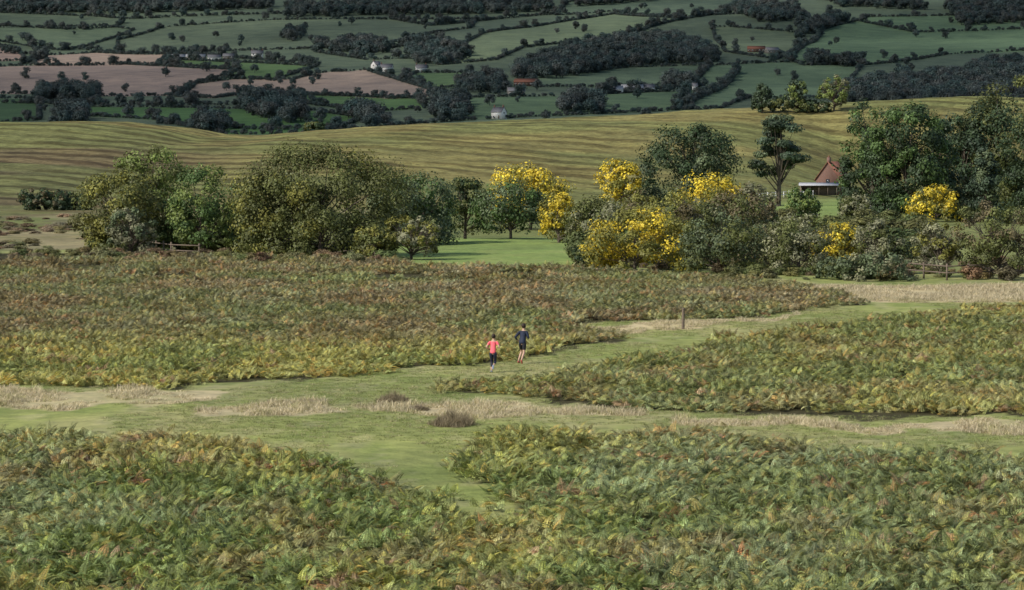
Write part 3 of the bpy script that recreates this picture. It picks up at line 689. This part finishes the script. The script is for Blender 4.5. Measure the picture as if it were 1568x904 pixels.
def runner(name,px,py,yaw,J,scale,top,bottom,shoe,female):
    g=G(px,py); e=empty(name,(g[0],g[1],g[2]),yaw); e.scale=(scale,)*3
    lp=lambda a,b,t:tuple(A_(J[a])*(1-t)+A_(J[b])*t)
    n={'pel':(J['pel'],(.115,.10)),'waist':(J['waist'],(.12,.095)),'chest':(J['chest'],(.135,.10)),'nb':(J['nb'],.07),'neck':(J['neck'],.05),'head1':(J['head1'],.07),'head':(J['head'],.088),'crown':(J['crown'],.06)}
    ed=[('pel','waist'),('waist','chest'),('chest','nb'),('nb','neck'),('neck','head1'),('head1','head'),('head','crown')]
    for s_ in 'LR':
        n.update({'sh'+s_:(J['sh'+s_],.058),'ua'+s_:(lp('sh'+s_,'el'+s_,.45),.047),'el'+s_:(J['el'+s_],.038),'fa'+s_:(lp('el'+s_,'wr'+s_,.35),.036),'wr'+s_:(J['wr'+s_],.026),'hip'+s_:(J['hip'+s_],.085),'mth'+s_:(lp('hip'+s_,'kn'+s_,.45),.078),'kn'+s_:(J['kn'+s_],.052),
          'calf'+s_:(lp('kn'+s_,'an'+s_,.32),.055),'an'+s_:(J['an'+s_],.034),'toe'+s_:(J['toe'+s_],.03)})
        ed+=[('nb','sh'+s_),('sh'+s_,'ua'+s_),('ua'+s_,'el'+s_),('el'+s_,'fa'+s_),('fa'+s_,'wr'+s_),('pel','hip'+s_),('hip'+s_,'mth'+s_),('mth'+s_,'kn'+s_),('kn'+s_,'calf'+s_),('calf'+s_,'an'+s_),('an'+s_,'toe'+s_)]
        d=A_(J['wr'+s_])-A_(J['el'+s_]); d/=np.linalg.norm(d); palm=A_(J['wr'+s_])+d*.075
        n['pm'+s_]=(tuple(palm),(.034,.02)); ed.append(('wr'+s_,'pm'+s_))
        sd=np.cross(d,[1,0,0]); sd/=np.linalg.norm(sd); inn=A_([1 if s_=='L' else -1,0,0])
        for fi,(o_,l_) in enumerate([(-.027,.05),(-.009,.058),(.009,.054),(.026,.042)]):
            a=palm+sd*o_; b=a+d*l_*.6+inn*.012; c=b+inn*l_*.5+d*.01
            skin("finger_%s%d"%(s_,fi),({'a':(tuple(a-d*.02),.010),'b':(tuple(b),.0095),'c':(tuple(c),.008)},[('a','b'),('b','c')]),M_skin,e,1)
        a=A_(J['wr'+s_])+d*.03+sd*-.025; b=a+sd*-.025+d*.03+inn*.01; c=b+d*.02+inn*.02
        skin("thumb_"+s_,({'a':(tuple(a),.012),'b':(tuple(b),.011),'c':(tuple(c),.009)},[('a','b'),('b','c')]),M_skin,e,1)
        an=A_(J['an'+s_]);to=A_(J['toe'+s_]);heel=A_(J['heel'+s_])
        skin("shoe_"+s_,({'b':(tuple(heel*.5+to*.5),.043),'a':(tuple(heel),.04),'c':(tuple(to),.042),'t':(tuple(to+(to-heel)*.25),.03),'an':(tuple(an*.7+heel*.3),.044)},[('b','a'),('b','c'),('c','t'),('a','an')]),shoe,e)
    skin("body",(n,ed),M_skin,e)
    f_=.88 if female else 1
    t={'chest':(J['chest'],(.185*f_,.13*f_)),'waist':(J['waist'],(.16*f_,.12*f_)),'w':(tuple(A_(J['pel'])+A_([0,0,.03])),(.165*f_,.14*f_)),'w2':(tuple(A_(J['pel'])+A_([0,-.01,-.07])),(.168*f_,.145*f_)),'nb':(tuple(A_(J['nb'])-A_([0,0,.02])),.08)}
    te=[('w2','w'),('w','waist'),('waist','chest'),('chest','nb')]
    for s_ in 'LR':
        sh=A_(J['sh'+s_]);el=A_(J['el'+s_]);wr=A_(J['wr'+s_])
        t['sh'+s_]=(tuple(sh),.075*f_); te.append(('nb','sh'+s_))
        if female: t['sl'+s_]=(tuple(sh*.4+el*.6),.060); te.append(('sh'+s_,'sl'+s_))
        else:
            t['sl'+s_]=(tuple(el),.052); t['cf'+s_]=(tuple(el*.12+wr*.88),.036); te+=[('sh'+s_,'sl'+s_),('sl'+s_,'cf'+s_)]
    skin("shirt" if female else "jacket",(t,te),top,e)
    for s_ in 'LR':
        hp=A_(J['hip'+s_]);kn=A_(J['kn'+s_]);an=A_(J['an'+s_])
        b={'r':(tuple(hp+A_([0,0,.09])),.085),'h':(tuple(hp-A_([0,0,.02])),.112),'m':(tuple(hp*.5+kn*.5),.088 if not female else .082)}; be=[('r','h'),('h','m')]
        if female:
            b['k']=(tuple(kn),.060); b['c']=(tuple(kn*.68+an*.32),.061); b['e']=(tuple(kn*.3+an*.7),.046); be+=[('m','k'),('k','c'),('c','e')]
        else:
            b['k']=(tuple(hp*.25+kn*.75),.086); be.append(('m','k'))
        skin(("legging_" if female else "shorts_leg_")+s_,(b,be),bottom,e)
    hd=A_(J['head'])
    def ell(nm,c,s3,mat):
        import bmesh
        bm=bmesh.new(); bmesh.ops.create_uvsphere(bm,u_segments=20,v_segments=14,radius=1)
        for v_ in bm.verts: v_.co=Vector((v_.co.x*s3[0],v_.co.y*s3[1],v_.co.z*s3[2]))
        me=bpy.data.meshes.new(nm); bm.to_mesh(me); bm.free()
        for p_ in me.polygons: p_.use_smooth=True
        return ob(nm,me,mat,e,tuple(c))
    ell("hair",hd+A_([0,-.03,.025]),(.097,.10,.115),M_hair)
    if female: ell("hair_bun",hd+A_([0,-.14,.02]),(.035,.05,.05),M_hair)
    ell("nose",hd+A_([0,.09,-.02]),(.014,.022,.022),M_skin)
    for sx in(-1,1):
        ell("ear",hd+A_([sx*.092,.012,-.02]),(.012,.02,.032),M_skin); ell("eye",hd+A_([sx*.033,.075,.01]),(.013,.01,.009),M_sole)
    ell("mouth",hd+A_([0,.078,-.06]),(.024,.01,.008),M_coral)
base=dict(pel=(0,0,.92),waist=(0,.03,1.07),chest=(0,.07,1.27),nb=(0,.10,1.42),neck=(0,.12,1.50),head1=(0,.14,1.565),head=(0,.15,1.64),crown=(0,.145,1.70),
 shL=(-.17,.09,1.39),shR=(.17,.09,1.39),hipL=(-.085,0,.87),hipR=(.085,0,.87))
man=dict(base,elL=(-.31,-.10,1.16),wrL=(-.29,.10,1.02),elR=(.27,.06,1.12),wrR=(.18,.27,1.20),
 knL=(-.14,.22,.52),anL=(-.22,.06,.13),heelL=(-.22,.01,.06),toeL=(-.22,.17,.045),
 knR=(.10,-.06,.48),anR=(.13,-.36,.20),heelR=(.13,-.40,.16),toeR=(.13,-.33,.045))
wom=dict(base,elL=(-.31,-.06,1.16),wrL=(-.22,.12,1.08),elR=(.31,-.02,1.16),wrR=(.24,.18,1.14),
 knL=(-.08,.10,.48),anL=(-.07,-.04,.11),heelL=(-.07,-.08,.055),toeL=(-.07,.08,.045),
 knR=(.09,.10,.50),anR=(.08,-.28,.34),heelR=(.08,-.34,.34),toeR=(.08,-.36,.20))
runner("man_running",800,557,rad(-25),man,1.02,M_navy,M_black,M_shoeo,False)
runner("woman_running",755,571,rad(-12),wom,.94,M_coral,M_legg,M_shoew,True)

# ------------------------------------------------------------------ cloud (shades the far hillside)
EL=rad(38); AZ=math.atan2(-.8,-.5)
sd=np.array([math.sin(AZ)*math.cos(EL),math.cos(AZ)*math.cos(EL),math.sin(EL)])
m,nt,out=newmat("cloud_vapour"); df=N(nt,"ShaderNodeBsdfDiffuse"); df.inputs[0].default_value=(.8,.8,.8,1); tr=N(nt,"ShaderNodeBsdfTransparent"); mx=N(nt,"ShaderNodeMixShader")
g_=N(nt,"ShaderNodeNewGeometry"); nt.links.new(ramp(nt,noise(nt,g_.outputs['Position'],.0022,4),[(.34,(.25,.25,.25)),(.60,(.74,.74,.74))]),mx.inputs[0]); nt.links.new(tr.outputs[0],mx.inputs[1]); nt.links.new(df.outputs[0],mx.inputs[2]); nt.links.new(mx.outputs[0],out.inputs[0])
A=1100; sc=np.array([100,3450.]); cc=sc+sd[:2]/sd[2]*A
gu,gv=np.meshgrid(np.linspace(-1,1,60),np.linspace(-1,1,60)); rr=np.maximum(np.abs(gu),np.abs(gv)); ang=np.arctan2(gv,gu); rn=np.hypot(gu,gv)+1e-6
ux=gu/rn*rr;uy=gv/rn*rr; lob=1+.25*(fbm(np.cos(ang)*2+5,np.sin(ang)*2+5,201)-.5)
cx=cc[0]+ux*2600*lob; cy=cc[1]+uy*1900*lob; cz=A+ (1-rr**2)*120+ (fbm(cx/200,cy/200,205)-.5)*160
ii=np.arange(3600).reshape(60,60); q=np.stack([ii[:-1,:-1],ii[:-1,1:],ii[1:,1:],ii[1:,:-1]],-1).reshape(-1,4)
ob("cloud",mk("cloud",np.stack([cx.ravel(),cy.ravel(),cz.ravel()],1),[q],None,True),m)

# ------------------------------------------------------------------ light
w=bpy.data.worlds.new("World"); scene.world=w; w.use_nodes=True; nt=w.node_tree
sky=nt.nodes.new("ShaderNodeTexSky"); sky.sky_type='NISHITA'; sky.sun_disc=False; sky.sun_elevation=EL; sky.sun_rotation=AZ
nt.links.new(sky.outputs[0],nt.nodes['Background'].inputs[0]); nt.nodes['Background'].inputs[1].default_value=.135
sl=bpy.data.lights.new("sun","SUN"); sl.energy=4.6; sl.angle=rad(.6); sl.color=(1,.95,.88); so=bpy.data.objects.new("sun",sl); scene.collection.objects.link(so)
so.rotation_euler=Vector(sd).to_track_quat('Z','Y').to_euler()
scene.view_settings.view_transform='Standard'; scene.view_settings.look='None'; scene.view_settings.exposure=0
print("bracken",nBR)
